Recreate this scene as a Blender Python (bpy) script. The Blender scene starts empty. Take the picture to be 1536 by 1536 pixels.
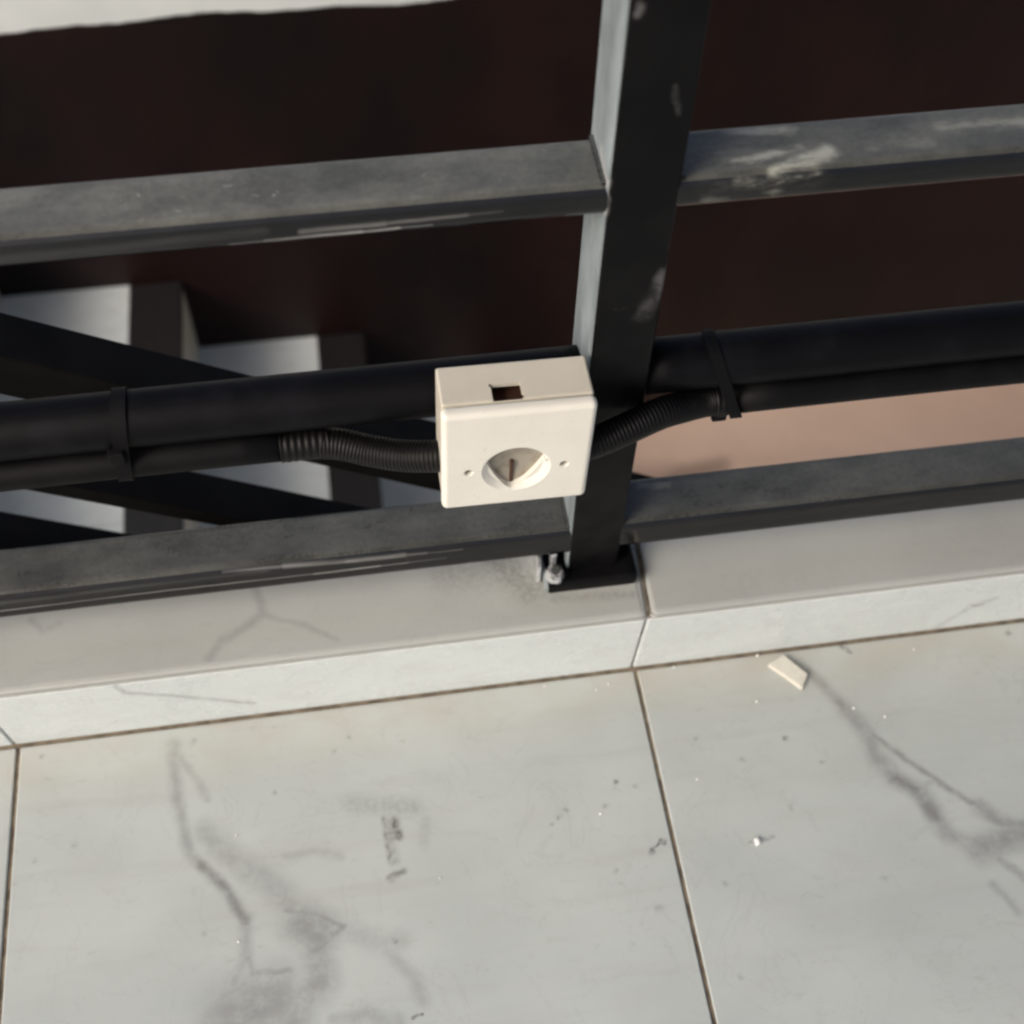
import bpy, bmesh, math, random
from mathutils import Vector, Matrix
random.seed(7)
sc = bpy.context.scene
COL = sc.collection
R = math.radians

# ------------------------------------------------------------------ camera
cd = bpy.data.cameras.new('camera'); co = bpy.data.objects.new('camera', cd); COL.objects.link(co)
rt = Vector((0.98892564, -0.14701611, 0.02030621)); up = Vector((0.11062934, 0.82143898, 0.55946327)); fw = Vector((0.09893042, 0.55102111, -0.82860637))
M = Matrix((rt, up, -fw)).transposed().to_4x4()
M.translation = Vector((-0.1534, -0.36964, 0.7591))
co.matrix_world = M
cd.sensor_width = 36; cd.lens = 36 * 1907.98 / 1536
cd.clip_start = 0.02; cd.clip_end = 400
cd.dof.use_dof = True; cd.dof.focus_distance = 0.655; cd.dof.aperture_fstop = 7.0
sc.camera = co

# ------------------------------------------------------------------ light
SUN_EL, SUN_AZ = R(38), R(-121)           # azimuth measured from +Y towards +X: front left of the railing
w = bpy.data.worlds.new('World'); sc.world = w; w.use_nodes = True
nt = w.node_tree; nt.nodes.clear()
sky = nt.nodes.new('ShaderNodeTexSky'); sky.sky_type = 'NISHITA'; sky.sun_disc = False
sky.sun_elevation = SUN_EL; sky.sun_rotation = SUN_AZ
sky.dust_density = 6.0; sky.air_density = 0.6; sky.ozone_density = 0.0
bg = nt.nodes.new('ShaderNodeBackground'); bg.inputs['Strength'].default_value = 0.135
out = nt.nodes.new('ShaderNodeOutputWorld')
nt.links.new(sky.outputs[0], bg.inputs[0]); nt.links.new(bg.outputs[0], out.inputs[0])
sl = bpy.data.lights.new('sun', 'SUN'); sl.energy = 0.82; sl.angle = R(30); sl.color = (0.96, 0.985, 1.0)
so = bpy.data.objects.new('sun', sl); COL.objects.link(so)
sd = Vector((math.sin(SUN_AZ) * math.cos(SUN_EL), math.cos(SUN_AZ) * math.cos(SUN_EL), math.sin(SUN_EL)))
so.rotation_euler = sd.to_track_quat('Z', 'Y').to_euler()
sc.view_settings.view_transform = 'Standard'; sc.view_settings.look = 'None'
sc.view_settings.exposure = 0.5; sc.view_settings.gamma = 1.0
sc.view_settings.use_curve_mapping = False
sc.cycles.filter_width = 2.5
sc.cycles.max_bounces = 8

# ------------------------------------------------------------------ helpers
def tag(o, label=None, cat=None, group=None, kind=None):
    if label: o['label'] = label
    if cat: o['category'] = cat
    if group: o['group'] = group
    if kind: o['kind'] = kind
    return o
def thing(name, loc, label, cat, group=None):
    o = bpy.data.objects.new(name, None); COL.objects.link(o)
    o.location = loc; o.empty_display_size = 0.03
    return tag(o, label, cat, group)
def link(name, bm, mat, parent=None, smooth=False):
    me = bpy.data.meshes.new(name)
    bmesh.ops.recalc_face_normals(bm, faces=bm.faces[:])
    bm.to_mesh(me); bm.free()
    if smooth:
        for p in me.polygons: p.use_smooth = True
    if mat: me.materials.append(mat)
    o = bpy.data.objects.new(name, me); COL.objects.link(o)
    if parent:
        o.parent = parent
        o.matrix_parent_inverse = Matrix.Translation(-parent.location)
    return o
def box(bm, x0, x1, y0, y1, z0, z1, bev=0.0, seg=2):
    b2 = bmesh.new()
    bmesh.ops.create_cube(b2, size=1)
    for v in b2.verts:
        v.co = Vector((x0 + (v.co.x + .5) * (x1 - x0), y0 + (v.co.y + .5) * (y1 - y0), z0 + (v.co.z + .5) * (z1 - z0)))
    if bev:
        bmesh.ops.bevel(b2, geom=b2.edges[:], offset=bev, segments=seg, profile=.5, affect='EDGES')
    me = bpy.data.meshes.new('tmp'); b2.to_mesh(me); b2.free(); bm.from_mesh(me); bpy.data.meshes.remove(me)
def boxo(name, dims, mat, parent=None, bev=0.0, seg=2):
    bm = bmesh.new(); box(bm, *dims, bev=bev, seg=seg); return link(name, bm, mat, parent)
def spline(pts, n):
    P = [Vector(p) for p in pts]; P = [2 * P[0] - P[1]] + P + [2 * P[-1] - P[-2]]
    o = []
    for i in range(1, len(P) - 2):
        for k in range(n):
            t = k / n; a, b, c, d = P[i - 1:i + 3]
            o.append(.5 * ((2 * b) + (c - a) * t + (2 * a - 5 * b + 4 * c - d) * t * t + (3 * b - a - 3 * c + d) * t ** 3))
    o.append(P[-2]); return o
def sweep(bm, path, rad, seg=14, cap=True):
    rings = []; n = len(path); prevn = None
    for i, p in enumerate(path):
        t = (path[min(i + 1, n - 1)] - path[max(i - 1, 0)]).normalized()
        u = (Vector((0, 0, 1)) - t * t.z).normalized() if abs(t.z) < .95 else (Vector((0, 1, 0)) - t * t.y).normalized()
        v = t.cross(u); r = rad(i) if callable(rad) else rad
        rings.append([bm.verts.new(p + (u * math.cos(a) + v * math.sin(a)) * r) for a in [2 * math.pi * k / seg for k in range(seg)]])
    for a, b in zip(rings, rings[1:]):
        for k in range(seg): bm.faces.new((a[k], a[(k + 1) % seg], b[(k + 1) % seg], b[k]))
    if cap: bm.faces.new(rings[0]); bm.faces.new(rings[-1][::-1])
def resample(path, step):
    o = [path[0]]; acc = 0
    for a, b in zip(path, path[1:]):
        L = (b - a).length; d = step - acc
        while d <= L: o.append(a + (b - a) * d / L); d += step
        acc = (acc + L) % step
    return o

# ------------------------------------------------------------------ materials
def seg_group():
    g = bpy.data.node_groups.new('stroke', 'ShaderNodeTree')
    for n, t in (('P', 'NodeSocketVector'), ('A', 'NodeSocketVector'), ('D', 'NodeSocketVector'), ('K', 'NodeSocketFloat'), ('W', 'NodeSocketFloat'), ('S', 'NodeSocketFloat'), ('Prev', 'NodeSocketFloat')):
        g.interface.new_socket(n, in_out='INPUT', socket_type=t)
    g.interface.new_socket('Mask', in_out='OUTPUT', socket_type='NodeSocketFloat')
    N, L = g.nodes, g.links
    i = N.new('NodeGroupInput'); o = N.new('NodeGroupOutput')
    def vm(op, a, b=None, scale=None):
        n = N.new('ShaderNodeVectorMath'); n.operation = op; L.new(a, n.inputs[0])
        if b is not None: L.new(b, n.inputs[1])
        if scale is not None: L.new(scale, n.inputs['Scale'])
        return n
    pa = vm('SUBTRACT', i.outputs['P'], i.outputs['A'])
    dt = vm('DOT_PRODUCT', pa.outputs[0], i.outputs['D'])
    mu = N.new('ShaderNodeMath'); mu.operation = 'MULTIPLY'; mu.use_clamp = True
    L.new(dt.outputs['Value'], mu.inputs[0]); L.new(i.outputs['K'], mu.inputs[1])
    scn = vm('SCALE', i.outputs['D'], scale=mu.outputs[0])
    df = vm('SUBTRACT', pa.outputs[0], scn.outputs[0]); ln = vm('LENGTH', df.outputs[0])
    mr = N.new('ShaderNodeMapRange'); mr.interpolation_type = 'SMOOTHSTEP'
    L.new(ln.outputs['Value'], mr.inputs['Value']); mr.inputs['From Min'].default_value = 0
    L.new(i.outputs['W'], mr.inputs['From Max']); L.new(i.outputs['S'], mr.inputs['To Min']); mr.inputs['To Max'].default_value = 0
    mx = N.new('ShaderNodeMath'); mx.operation = 'MAXIMUM'; L.new(mr.outputs[0], mx.inputs[0]); L.new(i.outputs['Prev'], mx.inputs[1])
    L.new(mx.outputs[0], o.inputs[0]); return g
SEG = seg_group()
class Mat:
    def __init__(s, name, base=(.5, .5, .5), rough=.5, spec=.5, metal=0):
        s.m = bpy.data.materials.new(name); s.m.use_nodes = True
        s.N = s.m.node_tree.nodes; s.L = s.m.node_tree.links; s.b = s.N['Principled BSDF']
        s.b.inputs['Base Color'].default_value = (*base, 1); s.b.inputs['Roughness'].default_value = rough
        s.b.inputs['Specular IOR Level'].default_value = spec; s.b.inputs['Metallic'].default_value = metal
        s.geo = s.N.new('ShaderNodeNewGeometry'); s.P = s.geo.outputs['Position']; s.col = None
    def noise(s, scale, detail=4, rough=.55, stretch=None, offs=(0, 0, 0), rot=(0, 0, 0), color=False, dist=0):
        mp = s.N.new('ShaderNodeMapping'); s.L.new(s.P, mp.inputs[0]); mp.inputs['Location'].default_value = offs
        mp.inputs['Rotation'].default_value = rot
        if stretch: mp.inputs['Scale'].default_value = stretch
        n = s.N.new('ShaderNodeTexNoise'); s.L.new(mp.outputs[0], n.inputs['Vector'])
        n.inputs['Scale'].default_value = scale; n.inputs['Detail'].default_value = detail; n.inputs['Roughness'].default_value = rough
        n.inputs['Distortion'].default_value = dist
        return n.outputs['Color'] if color else n.outputs[0]
    def ramp(s, v, a, b, lo=0., hi=1., smooth=True):
        n = s.N.new('ShaderNodeMapRange'); s.L.new(v, n.inputs[0])
        if smooth: n.interpolation_type = 'SMOOTHSTEP'
        for k, x in zip(('From Min', 'From Max', 'To Min', 'To Max'), (a, b, lo, hi)): n.inputs[k].default_value = x
        return n.outputs[0]
    def math(s, op, a, b):
        n = s.N.new('ShaderNodeMath'); n.operation = op
        for k, x in enumerate((a, b)):
            if isinstance(x, (int, float)): n.inputs[k].default_value = x
            else: s.L.new(x, n.inputs[k])
        return n.outputs[0]
    def mix(s, f, a, b):
        n = s.N.new('ShaderNodeMix'); n.data_type = 'RGBA'
        for k, x in ((0, f), (6, a), (7, b)):
            if isinstance(x, (int, float)): n.inputs[k].default_value = x
            elif isinstance(x, tuple): n.inputs[k].default_value = (*x, 1)
            else: s.L.new(x, n.inputs[k])
        return n.outputs[2]
    def warp(s, scale, amt, base=None):
        c = s.noise(scale, 3, color=True)
        a = s.N.new('ShaderNodeVectorMath'); a.operation = 'SUBTRACT'; s.L.new(c, a.inputs[0]); a.inputs[1].default_value = (.5, .5, .5)
        b = s.N.new('ShaderNodeVectorMath'); b.operation = 'SCALE'; s.L.new(a.outputs[0], b.inputs[0]); b.inputs['Scale'].default_value = amt
        d = s.N.new('ShaderNodeVectorMath'); d.operation = 'ADD'; s.L.new(b.outputs[0], d.inputs[0]); s.L.new(base or s.P, d.inputs[1])
        return d.outputs[0]
    def strokes(s, lines, P):
        """lines: [(list of 3D points, half width, strength)]"""
        prev = None
        for pts, wd, st in lines:
            if len(pts) == 1: pts = [pts[0], pts[0]]
            for a, b in zip(pts, pts[1:]):
                n = s.N.new('ShaderNodeGroup'); n.node_tree = SEG; a = Vector(a); d = Vector(b) - a
                s.L.new(P, n.inputs['P']); n.inputs['A'].default_value = a; n.inputs['D'].default_value = d
                n.inputs['K'].default_value = 1 / d.length_squared if d.length > 1e-9 else 0
                n.inputs['W'].default_value = wd; n.inputs['S'].default_value = st
                if prev: s.L.new(prev, n.inputs['Prev'])
                prev = n.outputs[0]
        return prev
    def color(s, c): s.L.new(c, s.b.inputs['Base Color']); return s
    def rough(s, c): s.L.new(c, s.b.inputs['Roughness']); return s
    def bump(s, h, dist=.001, strength=1):
        n = s.N.new('ShaderNodeBump'); s.L.new(h, n.inputs['Height']); n.inputs['Distance'].default_value = dist; n.inputs['Strength'].default_value = strength
        s.L.new(n.outputs[0], s.b.inputs['Normal']); return s
    def flat(s, axis):
        """position with one axis flattened so strokes ignore it"""
        n = s.N.new('ShaderNodeVectorMath'); n.operation = 'MULTIPLY'; s.L.new(s.P, n.inputs[0])
        v = [1, 1, 1]; v[axis] = 0; n.inputs[1].default_value = v; return n.outputs[0]

def marble(name, axis, veins, specks=(), smudge=(), base=((.485, .525, .51), (.405, .44, .43)), dirt=.35, rough=.17, near=False):
    m = Mat(name, rough=rough)
    n1 = m.noise(9, 4, .5, stretch=(1, 1.6, 1.6)); n2 = m.noise(70, 4, .6, stretch=(.35, 1, 1))
    c = m.mix(m.ramp(n1, .2, .85), base[0], base[1])
    c = m.mix(m.math('MULTIPLY', m.ramp(n2, .4, .9), .3), c, (.44, .44, .42))
    P0 = m.flat(axis)
    P = m.warp(55, .007, P0); 
    if veins:
        v = m.strokes([(a, b * 1.3, min(1.1, c * 1.25)) for a, b, c in veins], P)
        v = m.math('POWER', v, 1.15)
        v = m.math('MULTIPLY', v, m.ramp(m.noise(85, 6, .7), .3, .6, .55, 1.1))
        c = m.mix(v, c, (.225, .235, .23))
    # thin hairlines of the stone
    h = m.noise(14, 5, .6, dist=1.2, offs=(3, 1, 2)); h = m.math('ABSOLUTE', m.math('SUBTRACT', h, .5), 0)
    c = m.mix(m.ramp(h, 0, .012, .16, 0), c, (.3, .3, .3))
    if dirt:
        sy = m.N.new('ShaderNodeSeparateXYZ'); m.L.new(m.P, sy.inputs[0])
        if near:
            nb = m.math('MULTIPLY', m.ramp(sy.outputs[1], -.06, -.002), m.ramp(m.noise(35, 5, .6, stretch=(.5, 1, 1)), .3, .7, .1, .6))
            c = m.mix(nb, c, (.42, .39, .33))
        st_ = m.ramp(m.noise(60, 5, .6, stretch=(.12, 1, 1), offs=(9, 3, 1)), .5, .8, 0, .3); c = m.mix(st_, c, (.34, .33, .30))
        d = m.math('MULTIPLY', m.ramp(m.noise(180, 6, .7, stretch=(.5, 1, 1)), .56, .74), m.ramp(m.noise(22, 3, .5, offs=(7, 2, 0)), .42, .66, 0, dirt))
        c = m.mix(d, c, (.17, .15, .12))
    if specks:
        q = m.strokes(specks, m.warp(200, .005, P0)); q = m.math('MULTIPLY', q, m.ramp(m.noise(420, 3), .35, .6, .35, .9)); c = m.mix(q, c, (.10, .10, .095))
    if smudge:  # brown joint stain and the rail's painted reflection
        q = m.strokes(smudge, m.warp(160, .0022, P0)); q = m.math('MULTIPLY', q, m.ramp(m.noise(280, 5, .7), .32, .66, .3, 1)); c = m.mix(q, c, (.095, .09, .07))
    m.color(c)
    m.rough(m.ramp(m.noise(40, 4), .3, .7, rough - .05, rough + .09))
    m.bump(m.noise(160, 3), .0002, .6)
    return m.m
def v2(lines, axis, off=0):
    o = []
    for pts, wd, st in lines:
        q = []
        for a, b in pts:
            p = [a, b]; p.insert(axis, 0); q.append(tuple(p))
        o.append((q, wd, st))
    return o
MM = .00058
LV = v2([
 ([(-0.3031, -0.0144), (-0.301, -0.0506), (-0.2951, -0.0793), (-0.2872, -0.0929)], 10*MM, .5),
 ([(-0.2872, -0.0929), (-0.2717, -0.1115), (-0.2605, -0.131)], 9*MM, .75),
 ([(-0.2605, -0.131), (-0.2622, -0.154), (-0.2693, -0.168)], 10*MM, .4),
 ([(-0.2989, -0.0218), (-0.2887, -0.039), (-0.2827, -0.0531)], 7*MM, .4),
 ([(-0.283, -0.0747), (-0.2634, -0.0963), (-0.2479, -0.1088), (-0.233, -0.127)], 20*MM, .42),
 ([(-0.2277, -0.1377), (-0.2183, -0.1449)], 32*MM, .62),
 ([(-0.237, -0.1284), (-0.2196, -0.1339), (-0.2045, -0.1429), (-0.2128, -0.1496), (-0.2209, -0.1542)], 7*MM, .6),
 ([(-0.2613, -0.1541), (-0.2577, -0.1622), (-0.2368, -0.1633)], 7*MM, .55),
 ([(-0.2678, -0.1848), (-0.247, -0.1786)], 48*MM, .6),
 ([(-0.279, -0.185), (-0.275, -0.1728), (-0.2617, -0.1673)], 8*MM, .45),
 ([(-0.2209, -0.1542), (-0.2191, -0.1715), (-0.2321, -0.1826), (-0.2366, -0.1965)], 24*MM, .55),
 ([(-0.1806, -0.16), (-0.1668, -0.1771), (-0.1624, -0.1908)], 10*MM, .35),
 ([(-0.214, -0.1943), (-0.1951, -0.1943), (-0.1769, -0.2015)], 10*MM, .4),
 ([(-0.2354, -0.0961), (-0.2192, -0.0953), (-0.2034, -0.1006)], 7*MM, .3),
 ([(-0.2047, -0.1449), (-0.186, -0.1553), (-0.1723, -0.1553)], 16*MM, .28)], 2)
RV = v2([
 ([(0.1097, -0.0115), (0.1241, -0.0334), (0.1308, -0.0489)], 10*MM, .65),
 ([(0.1308, -0.0489), (0.1396, -0.0645), (0.1411, -0.081), (0.1482, -0.1003)], 15*MM, .55),
 ([(0.1482, -0.1003), (0.1622, -0.1112), (0.1655, -0.1272)], 14*MM, .75),
 ([(0.1655, -0.1272), (0.1694, -0.1407), (0.1857, -0.1494)], 14*MM, .5),
 ([(0.1857, -0.1494), (0.2037, -0.1477), (0.2226, -0.1439)], 22*MM, .6),
 ([(0.1432, -0.0673), (0.1624, -0.0909), (0.1784, -0.109), (0.1948, -0.1247)], 6*MM, .6),
 ([(0.1948, -0.1247), (0.2042, -0.1348), (0.223, -0.1429)], 12*MM, .6),
 ([(0.1958, -0.1572), (0.2093, -0.1778)], 7*MM, .5),
 ([(0.1858, -0.1724), (0.1956, -0.1911)], 7*MM, .4),
 ([(0.158, -0.1107), (0.1714, -0.1036)], 6*MM, .4)], 2)
def pt(l, wd, st): return v2([([p], wd, st) for p in l], 2)
LS = pt([(-0.0284, -0.0771), (-0.0147, -0.1242), (-0.0063, -0.1191)], .003, 1.1) + v2([([(-0.0147, -0.1242), (-.0075, -.1175)], .0016, 1.1), ([(-.170, -.1995), (-.1645, -.1985)], .0018, 1.3)], 2) + \
     pt([(-0.0164, -0.0813), (-0.0676, -0.0943), (-0.0628, -0.0906), (-0.0377, -0.092), (-0.0725, -0.0984), (-0.0393, -0.1328), (-0.1752, -0.1553), (-0.3851, -0.0093), (-0.2406, -0.0542), (-0.1925, -0.0229)], .0028, .6) + \
     pt([(-0.018, -0.1586)], .005, .4) + pt([(-0.2027, -0.0319), (-0.3852, -0.078), (-0.2858, -0.1352), (-.29, -.012), (-.362, -.071)], .0032, .4)
LSM = v2([([(-0.1751, -0.080), (-0.1745, -0.0942), (-0.1736, -0.1080)], .0030, .6), ([(-0.1728, -0.0815), (-0.1712, -0.1080)], .0060, .38), ([(-0.1688, -0.0825), (-0.1672, -0.0925)], .0052, .95), ([(-0.1722, -0.0890), (-0.1700, -0.0930)], .0050, .6),
          ([(-.1738, -.1010), (-.1733, -.1050)], .0036, .7), ([(-0.1750, -0.1176), (-0.1718, -0.1166), (-0.1660, -.1150)], .0034, .75), ([(-0.1740, -0.1185), (-.1725, -.117)], .0040, .5), ([(-0.1928, -0.068), (-0.1561, -0.0753)], .011, .3), ([(-.15, -.085), (-.152, -.1)], .006, .2)], 2)
RS = pt([(0.0863, -0.0629), (0.1423, -0.0033), (0.2587, -0.009)], .0034, 1.0) + pt([(0.0548, -0.0736), (0.0286, -0.0549), (0.1213, -0.1602), (0.0772, -0.1081), (0.0251, -0.1496), (0.1054, -0.0818), (0.0206, -0.2044)], .003, .5) + \
     v2([([(0.0466, -0.1265), (.062, -.1255)], .002, .5), ([(.143, -.004), (.147, -.008)], .0025, .9)], 2)
M_TILE_L = marble('marble_tile_a', 2, LV, LS, LSM, near=True)
M_TILE_R = marble('marble_tile_b', 2, RV, RS, near=True)
M_TILE = marble('marble_tile_plain', 2, [], dirt=.2, near=True)
M_CTOP = marble('marble_curb_top', 2, v2([([(-0.2388, 0.0537), (-0.2344, 0.0338), (-0.2489, 0.024), (-0.2611, 0.0164), (-0.2683, 0.0071)], .0046, .42), ([(-0.2344, 0.0326), (-0.2085, 0.0208), (-0.1909, 0.0102)], .0030, .34),
     ([(-0.3734, 0.0481), (-0.367, 0.0402), (-0.3573, 0.0436)], .004, .35)], 2), dirt=.15, base=((.43, .445, .42), (.375, .385, .365)), rough=.13,
     smudge=v2([([(.0025, .03), (.004, .05)], .005, .7), ([(-.085, .050), (-.068, .030)], .022, .55), ([(-.055, .0195), (-.005, .0165)], .006, .3), ([(-.12, .045), (-.08, .04)], .02, .3)], 2))  # brown joint stain, plus the rail's dark reflection painted left of the foot
M_CFRONT = marble('marble_curb_front', 1, v2([([(-0.3246, 0.065), (-0.3206, 0.0526), (-0.2984, 0.044), (-0.2706, 0.029), (-0.2494, 0.0181)], .003, .45), ([(0.2396, 0.0366), (0.2261, 0.0287), (0.2084, 0.0033)], .003, .35), ([(.226, .029), (.232, .03)], .003, .6)], 1),
     base=((.645, .695, .68), (.585, .635, .625)), dirt=0, rough=.25)
M_TREAD = marble('marble_tread', 2, [], dirt=0, base=((.73, .775, .755), (.65, .70, .68)))

g = Mat('grout', rough=.9); g.color(g.mix(g.ramp(g.noise(90, 4), .35, .65), (.13, .10, .07), (.27, .22, .155))); M_GROUT = g.m
g = Mat('adhesive', rough=.5); g.color(g.mix(g.ramp(g.noise(60, 4), .35, .65), (.44, .405, .385), (.52, .485, .465))); M_ADH = g.m
g = Mat('render_coat', (.3, .29, .27), .9); g.color(g.mix(g.noise(30, 5), (.22, .21, .2), (.34, .33, .31))); M_CONC = g.m

def black_paint(name, dust=1.0, smears=(), glints=()):
    m = Mat(name, rough=.2, spec=.42)
    sep = m.N.new('ShaderNodeSeparateXYZ'); m.L.new(m.geo.outputs['Normal'], sep.inputs[0])
    upf = m.ramp(sep.outputs[2], .5, .99)
    n = m.noise(45, 5, .6, stretch=(.5, 1, 1)); n2 = m.noise(400, 4, .7)
    d = m.math('MULTIPLY', upf, m.ramp(n, .25, .7, .5, 1.0)); d = m.math('MULTIPLY', d, m.ramp(n2, .25, .7, .75, 1.1)); d = m.math('MULTIPLY', d, dust)
    c = m.mix(m.ramp(m.noise(25, 4), .3, .7), (.003, .003, .0036), (.0065, .0065, .007))
    c = m.mix(d, c, (.150, .156, .142))
    rub = m.math('MULTIPLY', m.ramp(m.noise(120, 6, .75, offs=(4, 4, 4)), .64, .76), m.ramp(m.noise(20, 2, offs=(1, 5, 2)), .55, .7, 0, .6))
    c = m.mix(rub, c, (.16, .15, .14))
    if smears:
        q = m.strokes(smears, m.warp(110, .006)); q = m.math('MULTIPLY', q, m.ramp(m.noise(150, 6, .7, stretch=(.28, 1, 1), rot=(0, 0, -.35)), .38, .62, .1, 1)); c = m.mix(q, c, (.40, .41, .355))
    if glints:  # glossy reflections painted as pale strokes on the rail front
        q = m.strokes(glints, m.warp(40, .0012)); q = m.math('MULTIPLY', q, m.ramp(m.noise(260, 4, .6, stretch=(.06, 1, 1)), .3, .6, .35, 1)); c = m.mix(q, c, (.36, .36, .35))
    m.color(c)
    m.rough(m.math('ADD', m.math('MULTIPLY', d, .5), m.ramp(m.noise(60, 4, offs=(2, 2, 2), stretch=(.3, 1, 1)), .3, .7, .07, .22)))
    m.bump(m.noise(45, 3, stretch=(.25, 1, 1)), .0016, .6)
    return m.m
RZ = .3912; YFR = .0331
SM = [([(.0150, .0620, RZ), (.042, .0600, RZ)], .0055, .7), ([(.0131, .0413, RZ), (.043, .0490, RZ)], .0045, .9), ([(.0284, .0345, RZ), (.0549, .0440, RZ)], .0065, 1.15),
      ([(.045, .0362, RZ), (.03, .0330, .384)], .005, .6), ([(.11, .0530, RZ), (.2, .0530, RZ)], .007, .5), ([(.005, .045, RZ), (.04, .04, RZ)], .02, .22), ([(.012, YFR, .389), (.03, YFR, .383)], .006, .45), ([(.035, YFR, .388), (.048, YFR, .390)], .004, .8), ([(-.011, YFR, .3755), (-.004, YFR, .3765)], .0012, 1.2), ([(.0, YFR, .379), (.012, YFR, .378)], .005, .25), ([(.075, .0440, RZ), (.1, .043, RZ)], .006, .3)]
SCR0 = [([(x, y, RZ), (x + .0022, y - .0022, RZ)], .0011, 1.0) for x, y in [(-.2724, .0603), (-.2476, .0511), (-.2393, .0381), (-.193, .0483), (-.1833, .0483), (-.2259, .0423), (-.241, .054), (-.238, .050), (-.255, .043), (-.222, .050), (-.262, .040), (-.205, .054)]]
random.seed(3)
SCR = []
for x, y in [(-.2724, .0603), (-.2476, .0511), (-.2455, .0495), (-.2393, .0381), (-.193, .0483), (-.1833, .0483), (-.1845, .0465), (-.2259, .0423), (-.241, .054), (-.238, .050), (-.255, .043), (-.222, .050), (-.262, .040), (-.205, .054), (-.33, .05), (-.31, .045), (-.30, .038), (-.12, .052), (-.09, .045), (-.36, .055)]:
    a = random.uniform(-2.2, .4); l = random.uniform(.0006, .0028)
    SCR.append(([(x, y, RZ), (x + l * math.cos(a), y + l * math.sin(a), RZ)], random.uniform(.0006, .0011), random.uniform(.35, .95)))
GLINT = [([(-.264, YFR, .3757), (-.232, YFR, .3760), (-.190, YFR, .3772)], .0011, .75), ([(-.205, YFR, .3769), (-.190, YFR, .3773)], .0016, .85), ([(-.190, YFR, .3773), (-.150, YFR, .3782)], .0023, .95), ([(-.150, YFR, .3782), (-.134, YFR, .3787)], .0015, .8), ([(-.134, YFR, .3787), (-.12, YFR, .379)], .0009, .5), ([(-.175, YFR, .3815), (-.14, YFR, .3822)], .0024, .4), ([(-.14, YFR, .3822), (-.105, YFR, .383)], .0018, .3), ([(-.105, YFR, .383), (-.09, YFR, .3832)], .001, .2), ([(-.30, YFR, .381), (-.19, YFR, .3835)], .004, .06)]  # pale reflections painted along the front of the left mid rail
GLINT_LOW = [([(-.25, YFR, .1237), (-.215, YFR, .1225)], .0022, .35), ([(-.215, YFR, .1225), (-.179, YFR, .1208)], .0030, .5), ([(-.179, YFR, .1208), (-.145, YFR, .1200)], .0032, .68), ([(-.145, YFR, .12), (-.1315, YFR, .1197)], .0018, .5), ([(-.1315, YFR, .1197), (-.11, YFR, .1194)], .0011, .25), ([(-.38, YFR, .1100), (-.28, YFR, .1115), (-.199, YFR, .1111)], .0012, .6), ([(-.199, YFR, .1111), (-.160, YFR, .1114)], .0015, .95), ([(-.160, YFR, .1114), (-.143, YFR, .1117)], .0009, .6), ([(-.143, YFR, .1117), (-.12, YFR, .112)], .0007, .3), ([(-.40, YFR, .118), (-.28, YFR, .120), (-.225, YFR, .121)], .0035, .1), ([(-.196, YFR, .1010), (-.194, YFR, .099)], .0032, 1.2), ([(-.107, YFR, .099), (-.106, YFR, .102)], .002, 1)]  # long reflections painted on the front of the left bottom rail
M_MIDR = black_paint('black_paint_smeared', .9, SM)
M_MIDL = black_paint('black_paint_scratched', 1.0, SCR, GLINT)
M_LOWR = black_paint('black_paint_dull', .6, [([(.25, .033, .1255), (.19, .033, .1257)], .0014, .9), ([(-.005, .0336, .126), (.003, .0336, .126)], .002, .6), ([(.0, .060, .126), (.02, .058, .126)], .004, .35)])
M_LOWL = black_paint('black_paint_lower', .55, (), GLINT_LOW)
M_PLAIN = black_paint('black_paint_plain', .6)
def post_paint():
    m = Mat('black_paint_post', rough=.35, spec=.12)
    sep = m.N.new('ShaderNodeSeparateXYZ'); m.L.new(m.geo.outputs['Normal'], sep.inputs[0])
    side = m.ramp(sep.outputs[0], -.9, -.35, 1, 0)
    n = m.noise(35, 4, .6, stretch=(1, 1, .4))
    c = m.mix(m.ramp(m.noise(25, 4), .3, .7), (.0022, .0022, .0027), (.005, .0048, .0052))
    # pale sky sheen painted into the colour of the left-facing side
    c = m.mix(m.math('MULTIPLY', side, m.ramp(n, .3, .7, .6, 1.0)), c, (.295, .345, .36))
    sm = m.strokes([([(-.0135, .033, .3366), (-.0165, .033, .322)], .006, .22), ([(-.0165, .033, .322), (-.0214, .033, .310)], .007, .12), ([(-.0412, .033, .4743), (-.0402, .033, .477)], .0035, .3),
                    ([(-.0225, .033, .4402), (-.02, .033, .4272)], .0022, .1), ([(-.046, .034, .386), (-.046, .034, .377)], .004, .5), ([(-.046, .05, .398), (-.046, .036, .392)], .005, 1.1), ([(-.046, .06, .372), (-.046, .05, .355)], .006, .8)], m.warp(110, .005))
    sm = m.math('MULTIPLY', sm, m.ramp(m.noise(140, 5, .7), .33, .6, .3, 1))
    c = m.mix(sm, c, (.4, .4, .4))
    rub = m.math('MULTIPLY', m.ramp(m.noise(150, 6, .75, offs=(4, 4, 4)), .62, .76), m.ramp(m.noise(25, 2, offs=(1, 5, 2)), .5, .7, 0, .5))
    c = m.mix(rub, c, (.12, .115, .11)); m.color(c)
    m.rough(m.ramp(m.noise(60, 4), .3, .7, .28, .5)); m.bump(m.noise(45, 4), .0006, .5); return m.m
M_POST = post_paint()
m = Mat('black_pipe', rough=.5, spec=.12); m.color(m.mix(m.ramp(m.noise(30, 5, .6), .45, .85), (.0022, .0022, .003), (.008, .008, .0105))); m.bump(m.noise(300, 3), .0002, .4); M_PIPE = m.m
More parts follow.
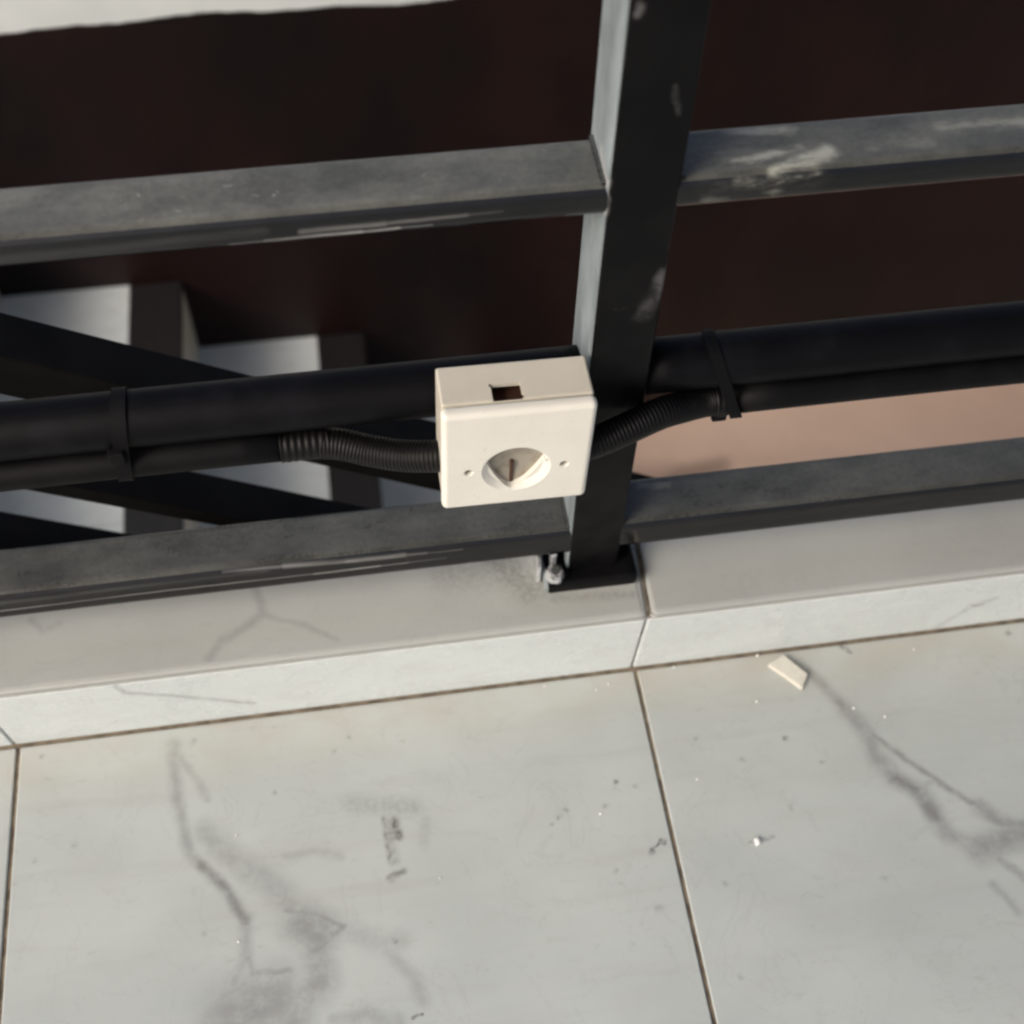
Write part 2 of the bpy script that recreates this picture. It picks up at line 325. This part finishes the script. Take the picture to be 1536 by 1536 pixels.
m = Mat('black_conduit', rough=.55, spec=.12); m.color(m.mix(m.ramp(m.noise(30, 5, .6), .4, .8), (.003, .003, .0035), (.007, .007, .0075))); M_COND = m.m
m = Mat('black_corrugated', (.0028, .0026, .0027), .45, .22); M_FLEX = m.m
m = Mat('black_nylon', (.0035, .0035, .0042), .65, .12); M_TIE = m.m
m = Mat('ivory_plastic', rough=.33); m.color(m.mix(m.ramp(m.noise(60, 4), .4, .75), (.72, .68, .585), (.67, .625, .53)))
q = m.ramp(m.noise(260, 4, .7), .66, .78, 0, .3); m.color(m.mix(q, m.mix(m.ramp(m.noise(60, 4), .4, .75), (.60, .565, .475), (.565, .53, .44)), (.35, .3, .24))); M_BOXBASE = m.m
m = Mat('white_plastic', rough=.3); m.color(m.mix(m.ramp(m.noise(240, 4, .7), .6, .78, 0, .3), m.mix(m.ramp(m.noise(30, 4), .35, .7), (.785, .77, .695), (.745, .73, .65)), (.4, .37, .32))); M_COVER = m.m
m = Mat('socket_insert', rough=.4); m.color(m.mix(m.ramp(m.noise(120, 4), .4, .7), (.33, .30, .245), (.22, .19, .145))); M_INSERT = m.m
m = Mat('slot_dark', (.055, .022, .012), .6); M_SLOT = m.m
m = Mat('screw_metal', (.05, .047, .04), .5); M_SCREW = m.m
m = Mat('worn_steel', rough=.22, metal=.6); m.color(m.mix(m.ramp(m.noise(110, 5, .7), .36, .52), (.03, .03, .032), (.75, .77, .79))); m.bump(m.noise(120, 4), .001, .7); M_WORN = m.m
m = Mat('dado_maroon', rough=.5, spec=.3); m.color(m.mix(m.ramp(m.noise(2.2, 6, .65, stretch=(1, 1, .6), offs=(.3, 0, .2)), .36, .62), (.0050, .0026, .0022), (.0165, .0056, .0046))); m.bump(m.noise(40, 4), .001, .4); M_DADO = m.m
m = Mat('wall_paint', rough=.7); m.color(m.mix(m.ramp(m.noise(8, 5), .35, .65), (.66, .71, .695), (.74, .78, .765))); M_WALL = m.m
m = Mat('dark_granite', rough=.4); m.color(m.mix(m.ramp(m.noise(240, 4, .7), .5, .7), (.012, .011, .011), (.03, .027, .026))); M_GRAN = m.m
m = Mat('cream_riser', rough=.4); m.color(m.mix(m.ramp(m.noise(20, 4), .35, .65), (.80, .72, .54), (.74, .66, .49))); M_RISER = m.m
m = Mat('peach_landing', rough=.35)
c = m.mix(m.ramp(m.noise(3.5, 5, .55, dist=.8, offs=(.2, 0, 0)), .35, .65), (.88, .645, .50), (.76, .545, .415))
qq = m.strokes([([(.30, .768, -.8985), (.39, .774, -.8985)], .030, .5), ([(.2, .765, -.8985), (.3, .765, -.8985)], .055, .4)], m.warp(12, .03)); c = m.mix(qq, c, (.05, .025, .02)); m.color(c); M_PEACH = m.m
m = Mat('bar_paint', rough=.6, spec=.06); m.color(m.mix(m.ramp(m.noise(30, 4), .3, .7), (.0075, .007, .0066), (.0115, .0108, .0102))); m.bump(m.noise(50, 4), .0006, .4); M_BAR = m.m
m = Mat('shade_roof_paint', (.42, .42, .40), .8); M_SHADE_ROOF = m.m
m = Mat('chip_plaster', rough=.7); m.color(m.mix(m.noise(300, 3), (.52, .51, .44), (.64, .63, .57))); M_CHIP = m.m
m = Mat('crumb_white', (.85, .85, .82), .7); M_CRUMB = m.m

# ------------------------------------------------------------------ floor
HC = .0711
floor = boxo('floor', (-3, 1.6, -3, .002, -.10, -.0016), M_GROUT); tag(floor, kind='structure')
for i in range(-3, 4):
    for j in range(0, 4):
        x0, x1, y1, y0 = i * .4, i * .4 + .4, -.0002 - j * .4, -.4 - j * .4
        mt = M_TILE_L if (i, j) == (-1, 0) else M_TILE_R if (i, j) == (0, 0) else M_TILE
        dz = random.uniform(-.0003, .0003) if j else 0
        boxo('tile', (x0 + .0013, x1 - .0013, y0 + .0013, y1 - .0013, -.012, dz), mt, floor, bev=.0009, seg=2)
M_BOUNCE_GND = Mat('bounce_ground_tone', rough=.85); M_BOUNCE_GND.color(M_BOUNCE_GND.mix(M_BOUNCE_GND.noise(3, 5), (.50, .46, .39), (.42, .385, .33))); M_BOUNCE_GND = M_BOUNCE_GND.m
bm = bmesh.new(); bmesh.ops.create_grid(bm, x_segments=1, y_segments=1, size=150, matrix=Matrix.Translation((0, 0, -1.12))); bounce_ground = link('bounce_ground', bm, M_BOUNCE_GND); tag(bounce_ground, kind='structure')  # unseen plane, added to bounce warm light into the stairwell
slab = boxo('floor_slab', (-1.3, 1.6, .002, .082, -.25, .045), M_CONC); tag(slab, kind='structure')

# ------------------------------------------------------------------ marble curb
curb = thing('marble_curb', (0, 0, 0), 'low white marble curb along the floor edge, carrying the black railing', 'curb')
def slanted(x0b, x0t, x1b, x1t, y0, y1, z0, z1, bev):
    bm = bmesh.new(); box(bm, 0, 1, y0, y1, z0, z1)
    for v in bm.verts:
        t = (v.co.z - z0) / (z1 - z0)
        a = x0b + (x0t - x0b) * t; b = x1b + (x1t - x1b) * t
        v.co.x = a + (b - a) * v.co.x
    bmesh.ops.bevel(bm, geom=bm.edges[:], offset=bev, segments=2, profile=.5, affect='EDGES')
    return bm
FJ = [(-.8, -.8), (-.4018, -.4062), (-.0022, .0008), (.40, .40), (.8, .8)]
for a, b in zip(FJ, FJ[1:]):
    link('front_slab', slanted(a[0] + .0008, a[1] + .0008, b[0] - .0008, b[1] - .0008, 0, .014, .0012, .0648, .001), M_CFRONT, curb)
TJ = [-.8, -.4065, .0022, .40, .8]
for a, b in zip(TJ, TJ[1:]):
    bm = bmesh.new(); box(bm, a + .0008, b - .0008, -.0004, .080, .0655, HC, bev=.0042, seg=3)
    if b == .0022 or a == .0022:
        for v in bm.verts:
            if abs(v.co.x - .0022) < .004: v.co.x += (v.co.y) * .055
    o = link('top_slab', bm, M_CTOP, curb); o.data.materials.append(M_ADH)
    for p in o.data.polygons:
        if p.normal.y < -.2 and p.normal.z > .05: p.material_index = 1
bm = bmesh.new(); box(bm, -.8, .8, .0006, .078, .0645, .0662); link('adhesive_bed', bm, M_ADH, curb)
bm = bmesh.new(); box(bm, -.8, .8, .004, .079, .001, .064); box(bm, -.8, .8, .003, .078, .066, HC - .002); link('grout_bed', bm, M_GROUT, curb)

# ------------------------------------------------------------------ railing
YF, YB = .0331, .0675
PX0, PX1 = -.04542, -.01278
rail = thing('stair_guardrail', (-.029, .05, HC), 'upright black painted steel railing on the marble curb, with chipped dusty square tubes', 'railing')
def post(x0, x1, mat=M_POST):
    boxo('post', (x0, x1, YF - .0003, YB + .004, HC + .004, .86), mat, rail, bev=.0022, seg=3)
    boxo('base_plate', (x0 - .0145, x1 + .0115, .0225, YB + .0065, HC + .0003, HC + .0122), mat, rail, bev=.0032, seg=3)
post(PX0, PX1)
post(-.98, -.947); post(.90, .933)
def hrail(z0, z1, mats, bev):
    for (a, b), mt in zip(((-.955, PX0 + .009), (PX1 - .009, .91)), mats):
        boxo('rail', (a, b, YF, YB, z0, z1), mt, rail, bev=bev, seg=4)
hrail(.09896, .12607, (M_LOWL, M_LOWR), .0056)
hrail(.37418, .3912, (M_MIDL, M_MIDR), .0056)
hrail(.575, .592, (M_PLAIN, M_PLAIN), .0036)
bm = bmesh.new(); box(bm, -.99, .945, .03, .0705, .8605, .885, bev=.003); link('handrail', bm, M_LOWL, rail)
for a, b in ((-.947, PX0 - .0004), (PX1 + .0004, .90)):
    bm = bmesh.new(); n = 60
    sweep(bm, [Vector((a + (b - a) * i / n, .05027, .25055)) for i in range(n + 1)], .0149, 36)
    link('round_rail', bm, M_PIPE, rail, smooth=True)
# weld beads where the rails meet the post
for x, zt, zb in ((PX0, .3912, .3742), (PX1, .3912, .3742), (PX0, .126, .099), (PX1, .126, .099)):
    bm = bmesh.new()
    s = 1 if x == PX1 else -1
    path = [Vector((x + s * .0008, YF + .002 + t * (YB - YF - .004), zt + .0004 + random.uniform(-.0003, .0003))) for t in [i / 24 for i in range(25)]]
    sweep(bm, path, lambda i: .0012 + .0002 * math.sin(i * 2.1), 8)
    link('weld_bead', bm, M_LOWL, rail, smooth=True)
# small angle bracket and bolt at the foot of the post
for xa, xb, ya, yb_, h_ in ((-.0552, -.0512, .036, .056, .0245), (-.0640, -.0612, .032, .054, .0235)):
    boxo('bracket', (xa, xb, ya, yb_, HC + .0004, HC + h_), M_WORN, rail, bev=.0011, seg=3)
bm = bmesh.new(); bmesh.ops.create_cone(bm, cap_ends=True, segments=6, radius1=.0064, radius2=.0058, depth=.0075, matrix=Matrix.Translation((-.0535, .0285, HC + .0155)) @ Matrix.Rotation(.35, 4, 'Z'))
bmesh.ops.bevel(bm, geom=bm.edges[:], offset=.0008, segments=2, affect='EDGES')
link('bolt', bm, M_WORN, rail)
bm = bmesh.new(); bmesh.ops.create_cone(bm, cap_ends=True, segments=20, radius1=.0030, radius2=.0026, depth=.003, matrix=Matrix.Translation((-.0535, .0285, HC + .0192)) @ Matrix.Rotation(.1, 4, 'X'))
link('bolt_end', bm, M_PLAIN, rail)

# ------------------------------------------------------------------ socket box
BX, BZ, BW = -.0855, .2511, .0754
sock = thing('socket_outlet', (BX, .0315, BZ), 'square white surface-mounted electrical socket box fixed to the railing post', 'socket')
RotB = Matrix.Translation((BX, 0, BZ)) @ Matrix.Rotation(.021, 4, 'Y') @ Matrix.Rotation(-.0143, 4, 'X') @ Matrix.Translation((-BX, 0, -BZ))
def boolean(o, cutters):
    for c in cutters:
        md = o.modifiers.new('cut', 'BOOLEAN'); md.operation = 'DIFFERENCE'; md.object = c; md.solver = 'EXACT'
    bpy.context.view_layer.update()
    me = bpy.data.meshes.new_from_object(o.evaluated_get(bpy.context.evaluated_depsgraph_get()))
    o.modifiers.clear(); o.data = me
    for c in cutters: bpy.data.objects.remove(c)
def cyl(bm, x, z, y0, y1, r, r1=None, seg=48):
    bmesh.ops.create_cone(bm, cap_ends=True, segments=seg, radius1=r if r1 is None else r1, radius2=r, depth=y1 - y0,
                          matrix=Matrix.Translation((x, (y0 + y1) / 2, z)) @ Matrix.Rotation(math.pi / 2, 4, 'X'))
h = BW / 2
y0, ys, y1 = -.0013, .0062, .0312
# base: hollow shell with a knocked out cable opening in its top
base = boxo('back_box', (BX - h + .0007, BX + h - .0007, ys + .0004, y1, BZ - h + .0007, BZ + h - .0007), M_BOXBASE, sock, bev=.0014, seg=3)
c1 = boxo('c1', (BX - h + .003, BX + h - .003, ys - .002, y1 - .002, BZ - h + .003, BZ + h - .003), None)
c2 = boxo('c2', (-.0975, -.0830, .0070, .0172, BZ + h - .01, BZ + h + .01), None)
c3 = boxo('c3', (-.0982, -.0966, .0158, .0178, BZ + h - .012, BZ + h + .012), None)
c4 = boxo('c4', (-.0845, -.0822, .0078, .0108, BZ + h - .013, BZ + h + .013), None)
boolean(base, [c1, c2, c3, c4])
boxo('inner_block', (BX - .024, BX + .024, .012, .026, BZ - .02, BZ + .029), M_SLOT, sock, bev=.002)
# cover plate
CXS, CZS = -.0858, BZ - .0078
cover = boxo('front_cover', (BX - h, BX + h, y0, ys, BZ - h, BZ + h), M_COVER, sock, bev=.0031, seg=5)
def lens(bm, ya, yb_):
    q = [(CXS + .0148 * math.cos(t), BZ - .0030 + .0112 * math.sin(t)) for t in [math.pi * k / 20 for k in range(21)]]
    for t in [k / 10 for k in range(1, 20)]:
        u = t - 1; x = -.0148 if False else None
        q.append((CXS - .0148 * (1 - t) - .0014 * min(t, 2 - t), BZ - .0030 - .0212 * (1 - abs(u) ** 1.9)))
    f = [bm.verts.new((x, ya, z)) for x, z in q]; g_ = [bm.verts.new((x, yb_, z)) for x, z in q]; n = len(q)
    bm.faces.new(f); bm.faces.new(g_[::-1])
    for k in range(n): bm.faces.new((f[k], g_[k], g_[(k + 1) % n], f[(k + 1) % n]))
bm = bmesh.new(); lens(bm, y0 - .004, y0 + .0069); c1 = link('c1', bm, None)
bm = bmesh.new(); cyl(bm, CXS, CZS, y0 - .0012, y0 + .0026, .0192, .0140); c2 = link('c2', bm, None)
holes = []
for sx in (-1, 1):
    bm = bmesh.new(); cyl(bm, BX + sx * .0242, BZ - .0072, y0 - .002, y0 + .0060, .0022, seg=24); holes.append(link('c3', bm, None))
    bm = bmesh.new(); cyl(bm, BX + sx * .0242, BZ - .0072, y0 - .0010, y0 + .0008, .0034, .0019, seg=24); holes.append(link('c4', bm, None))
boolean(cover, [c1, c2] + holes)
# insert: three facets meeting at a point in the middle, with one upright slot below it
bm = bmesh.new(); yb = y0 + .0050
q = [bm.verts.new((CXS + .0165 * math.cos(t), yb, BZ - .0076 + .0200 * math.sin(t))) for t in [2 * math.pi * k / 48 for k in range(48)]]
cA = bm.verts.new((CXS - .0012, yb + .0019, BZ - .0078))
for k in range(48): bm.faces.new((q[k], q[(k + 1) % 48], cA))
link('socket_insert', bm, M_INSERT, sock)
bm = bmesh.new(); box(bm, CXS - .0022, CXS - .0002, yb - .0003, yb + .0030, BZ - .0262, BZ - .0080, bev=.0005); link('slot', bm, M_SLOT, sock)
bm = bmesh.new(); box(bm, CXS + .0132, CXS + .0160, y0 + .0004, y0 + .0030, CZS + .0035, CZS + .0062, bev=.0006); link('key', bm, M_COVER, sock)
for s in (-1, 1):
    bm = bmesh.new(); cyl(bm, BX + s * .0242, BZ - .0072, y0 + .0044, y0 + .0058, .0022, seg=16); link('screw', bm, M_SCREW, sock)
for o in sock.children:
    o.data.transform(RotB)

# ------------------------------------------------------------------ conduits
CY, CZ_, CR = .0401, .2292, .0087
def conduit(name, label, x0, x1, flex, couple):
    t = thing(name, (flex[0][0], CY, CZ_), label, 'conduit', 'black cable conduits at the socket box')
    bm = bmesh.new(); n = 30
    sweep(bm, [Vector((x0 + (x1 - x0) * i / n, CY, CZ_ + .0004 * math.sin(i * .5))) for i in range(n + 1)], CR, 28); link('rigid_pipe', bm, M_COND, t, smooth=True)
    p = resample(spline(flex, 40), .00034)
    pitch = 6
    bm = bmesh.new(); sweep(bm, p, lambda i: .0081 + .0005 * (.5 + .5 * math.cos(2 * math.pi * i / pitch)), 20); link('corrugated_hose', bm, M_FLEX, t, smooth=True)
    a, b, r = couple
    k = int(abs(b - a) / .00045); bm = bmesh.new()
    sweep(bm, [Vector((a + (b - a) * i / k, CY - .0003, CZ_)) for i in range(k + 1)], lambda i: r + .00018 * math.cos(2 * math.pi * i / 8), 24); link('coupling', bm, M_FLEX, t, smooth=True)
    return t
conduit('cable_conduit', 'black conduit entering the left side of the white socket box', -.94, -.20,
        [(-.208, CY, CZ_), (-.192, .0398, .2291), (-.174, .0375, .2287), (-.158, .0325, .2268), (-.142, .0258, .2285), (-.128, .0205, .2325), (-.117, .0180, .2345)], (-.203, -.178, .0090))
conduit('cable_conduit', 'black conduit curving up from the right side of the white socket box', .032, .90,
        [(-.052, .0160, .2325), (-.040, .0168, .2350), (-.0215, .0215, .2385), (-.005, .0275, .2390), (.010, .0345, .2335), (.022, .0390, .2300), (.036, CY, CZ_)], (.028, .034, .0094))

# ------------------------------------------------------------------ cable ties
def cable_tie(x, skew, width, label, headang, loose):
    C1, r1, C2, r2 = Vector((.05027, .25055)), .0149 + .0006, Vector((CY, CZ_)), CR + .0006 + loose
    pts = []
    for c, r in ((C1, r1), (C2, r2)):
        for k in range(72): a = 2 * math.pi * k / 72; pts.append((c.x + r * math.cos(a), c.y + r * math.sin(a)))
    P = sorted(set(pts)); 
    def half(P):
        H = []
        for p in P:
            while len(H) > 1 and (H[-1][0] - H[-2][0]) * (p[1] - H[-2][1]) - (H[-1][1] - H[-2][1]) * (p[0] - H[-2][0]) <= 0: H.pop()
            H.append(p)
        return H
    lo, hi = half(P), half(P[::-1]); loop = lo[:-1] + hi[:-1]
    t = thing('cable_tie', (x, .045, .24), label, 'cable tie', 'cable ties on the round rail')
    bm = bmesh.new(); n = len(loop); th = .0008; rings = []
    cen = (C1 + C2) / 2
    for (y, z) in loop:
        d = (Vector((y, z)) - cen).normalized() * th
        xx = x + skew * (.25 - z)
        rings.append([bm.verts.new((xx - width / 2, y, z)), bm.verts.new((xx + width / 2, y, z)), bm.verts.new((xx + width / 2, y + d.x, z + d.y)), bm.verts.new((xx - width / 2, y + d.x, z + d.y))])
    for i in range(n):
        a, b = rings[i], rings[(i + 1) % n]
        for k in range(4): bm.faces.new((a[k], a[(k + 1) % 4], b[(k + 1) % 4], b[k]))
    link('strap', bm, M_TIE, t)
    hx, hy, hz = headang
    bm = bmesh.new(); box(bm, hx - .0042, hx + .0042, hy - .0042, hy + .0015, hz - .004, hz + .004, bev=.0012); link('head', bm, M_TIE, t)
cable_tie(-.2795, -.12, .0075, 'black cable tie round the pipe and conduit, left of the socket box', (-.2825, .0335, .2440), 0)
cable_tie(.0290, .38, .0065, 'slanting black cable tie round the pipe and conduit, right of the socket box', (.0330, .0420, .2160), .001)

# ------------------------------------------------------------------ stairwell behind
WY = .895
wall = thing('stair_wall', (0, WY, -1), 'far stairwell wall, pale above with a tall dark maroon painted dado', 'wall')
boxo('wall_panel', (-3, 1.25, WY + .003, WY + .15, -1.1, .10), M_WALL, wall)
bm = bmesh.new(); nx = 260; rows = []
for i in range(nx + 1):
    x = -1.6 + 2.85 * i / nx
    zt = -.1005 + .0022 * math.sin(x * 17) + .0016 * math.sin(x * 41 + 1) + random.uniform(-.0008, .0008) - .02 * max(0, -.42 - x)
    rows.append([bm.verts.new((x, WY, -1.1)), bm.verts.new((x, WY, zt)), bm.verts.new((x, WY + .0025, zt + .0005))])
for a, b in zip(rows, rows[1:]):
    bm.faces.new((a[0], b[0], b[1], a[1])); bm.faces.new((a[1], b[1], b[2], a[2]))
link('dado', bm, M_DADO, wall)

st = thing('staircase', (0, .5, -.9), 'stair flight below the railing with pale marble treads and dark granite edges', 'staircase')
SY0, SY1 = .100, WY - .001
for k in range(-2, 4):
    zt = -.4935 + .135 * k if k < 3 else 0.0
    xe = -.390 - .235 * k                       # nosing edge on the right
    xs = xe - .235 - (.9 if k == 3 else 0)
    for a, b in ((SY0, .508), (.5092, SY1)):
        boxo('tread', (xs - .012, xe - .068, a, b, zt - .022, zt), M_TREAD, st)
    boxo('nosing', (xe - .0676, xe, SY0, SY1, zt - .012, zt + .0004), M_GRAN, st, bev=.0015)
    zn = zt - .135 if k > -2 else -.8985
    if k == 3: zn = -.0885
    boxo('riser', (xe - .03, xe - .0008, SY0, SY1, zn + .0005, zt - .0125), M_RISER, st)
boxo('landing', (.06, 1.35, SY0, SY1, -1.0, -.8985), M_PEACH, st)
boxo('flight_core', (-2.4, .05, SY0 + .002, SY1, -1.1, -.92), M_CONC, st)

# ------------------------------------------------------------------ inclined railing of the lower flight
YI0, YI1 = .120, .153
SL = -.5803
ir = thing('stair_railing', (-.9, .136, .2), 'sloping black railing of the lower stair flight, behind the upright railing', 'railing')
def incl(name, dz, th, x0, x1):
    bm = bmesh.new(); box(bm, x0, x1, YI0, YI1, -th, 0, bev=.0022, seg=3)
    for v in bm.verts: v.co.z += .0263 + SL * v.co.x + dz
    link(name, bm, M_BAR, ir)
incl('handrail', 0, .037, -1.2, .62)
incl('rail', -.121, .0145, -1.2, .58)
incl('rail', -.219, .0145, -1.2, .58)
incl('rail', -.317, .0145, -1.05, .58)
for x, zb in ((-1.15, 0.0), (.58, -.8985)):
    boxo('post', (x, x + .033, YI0 + .001, YI1 - .001, zb, .0263 + SL * x - .03), M_BAR, ir, bev=.002)

# ------------------------------------------------------------------ unseen roof, added and sized to shade the floor
roof = boxo('shade_roof', (-1.25, 1.7, -2.1, .02, 1.75, 1.9), M_SHADE_ROOF); tag(roof, kind='structure')

# ------------------------------------------------------------------ chips and crumbs on the floor
chip = thing('plaster_chip', (.1, -.02, 0), 'flat beige plaster chip lying on the floor tile beside the curb', 'chip')
bm = bmesh.new(); cs = [(.0879, -.0110), (.0998, -.0060), (.1126, -.0220), (.1062, -.0321)]
bot = [bm.verts.new((x, y, .0002)) for x, y in cs]; top = [bm.verts.new((x * .97 + .003, y * .97 + dy - .0005, .0042 + dz)) for (x, y), dz, dy in zip(cs, (0, .0008, .0004, -.0006), (0, .0004, 0, .001))]
bm.faces.new(bot[::-1]); bm.faces.new(top)
for i in range(4): bm.faces.new((bot[i], bot[(i + 1) % 4], top[(i + 1) % 4], top[i]))
bmesh.ops.bevel(bm, geom=bm.edges[:], offset=.0006, segments=2, affect='EDGES')
link('chip_body', bm, M_CHIP, chip)
def crumb(x, y, r, label, group=None):
    bm = bmesh.new(); bmesh.ops.create_icosphere(bm, subdivisions=1, radius=r)
    for v in bm.verts: v.co *= random.uniform(.65, 1.25); v.co.z = max(v.co.z, -.5 * r) * .8
    bm2 = bm; o = link('plaster_crumb', bm2, M_CRUMB); o.location = (x, y, .42 * r); tag(o, label, 'crumb', group)
crumb(.0507, -.1271, .0026, 'largest white plaster crumb, alone in the middle of the right floor tile')
for x, y, l in [(-.0285, -.0123, 'tiny white crumb on the left tile near the curb, left one of a close pair'), (-.0196, -.0093, 'tiny white crumb on the left tile near the curb, right one of a close pair'),
                (.0233, -.0823, 'tiny white crumb on the right tile, nearest to the long joint between the tiles'), (.1366, -.0485, 'tiny white crumb lying on the grey vein just past the plaster chip'),
                (.1551, -.0571, 'tiny white crumb right of the grey vein on the right tile'), (-.0416, -.0962, 'tiny white crumb among the dark specks of the left tile'),
                (.0747, -.0351, 'tiny white crumb below and left of the beige plaster chip'), (.0835, -.0020, 'tiny white crumb in the curb joint above the beige plaster chip'),
                (.0259, -.0030, 'tiny white crumb at the curb foot just right of the tile joint'), (-.2649, -.0783, 'tiny white crumb right of the upper grey vein on the left tile'),
                (-.1449, -.1224, 'tiny white crumb below and right of the dark rubber smudge'), (-.2657, -.143, 'tiny white crumb on the lower bend of the left tile vein'),
                (-.062, -.005, 'tiny white crumb at the curb foot, left of the close pair of crumbs'), (.19, -.012, 'tiny white crumb near the curb, farthest right on the right tile')]:
    crumb(x, y, random.uniform(.0007, .0011), l, 'tiny plaster crumbs on the floor')
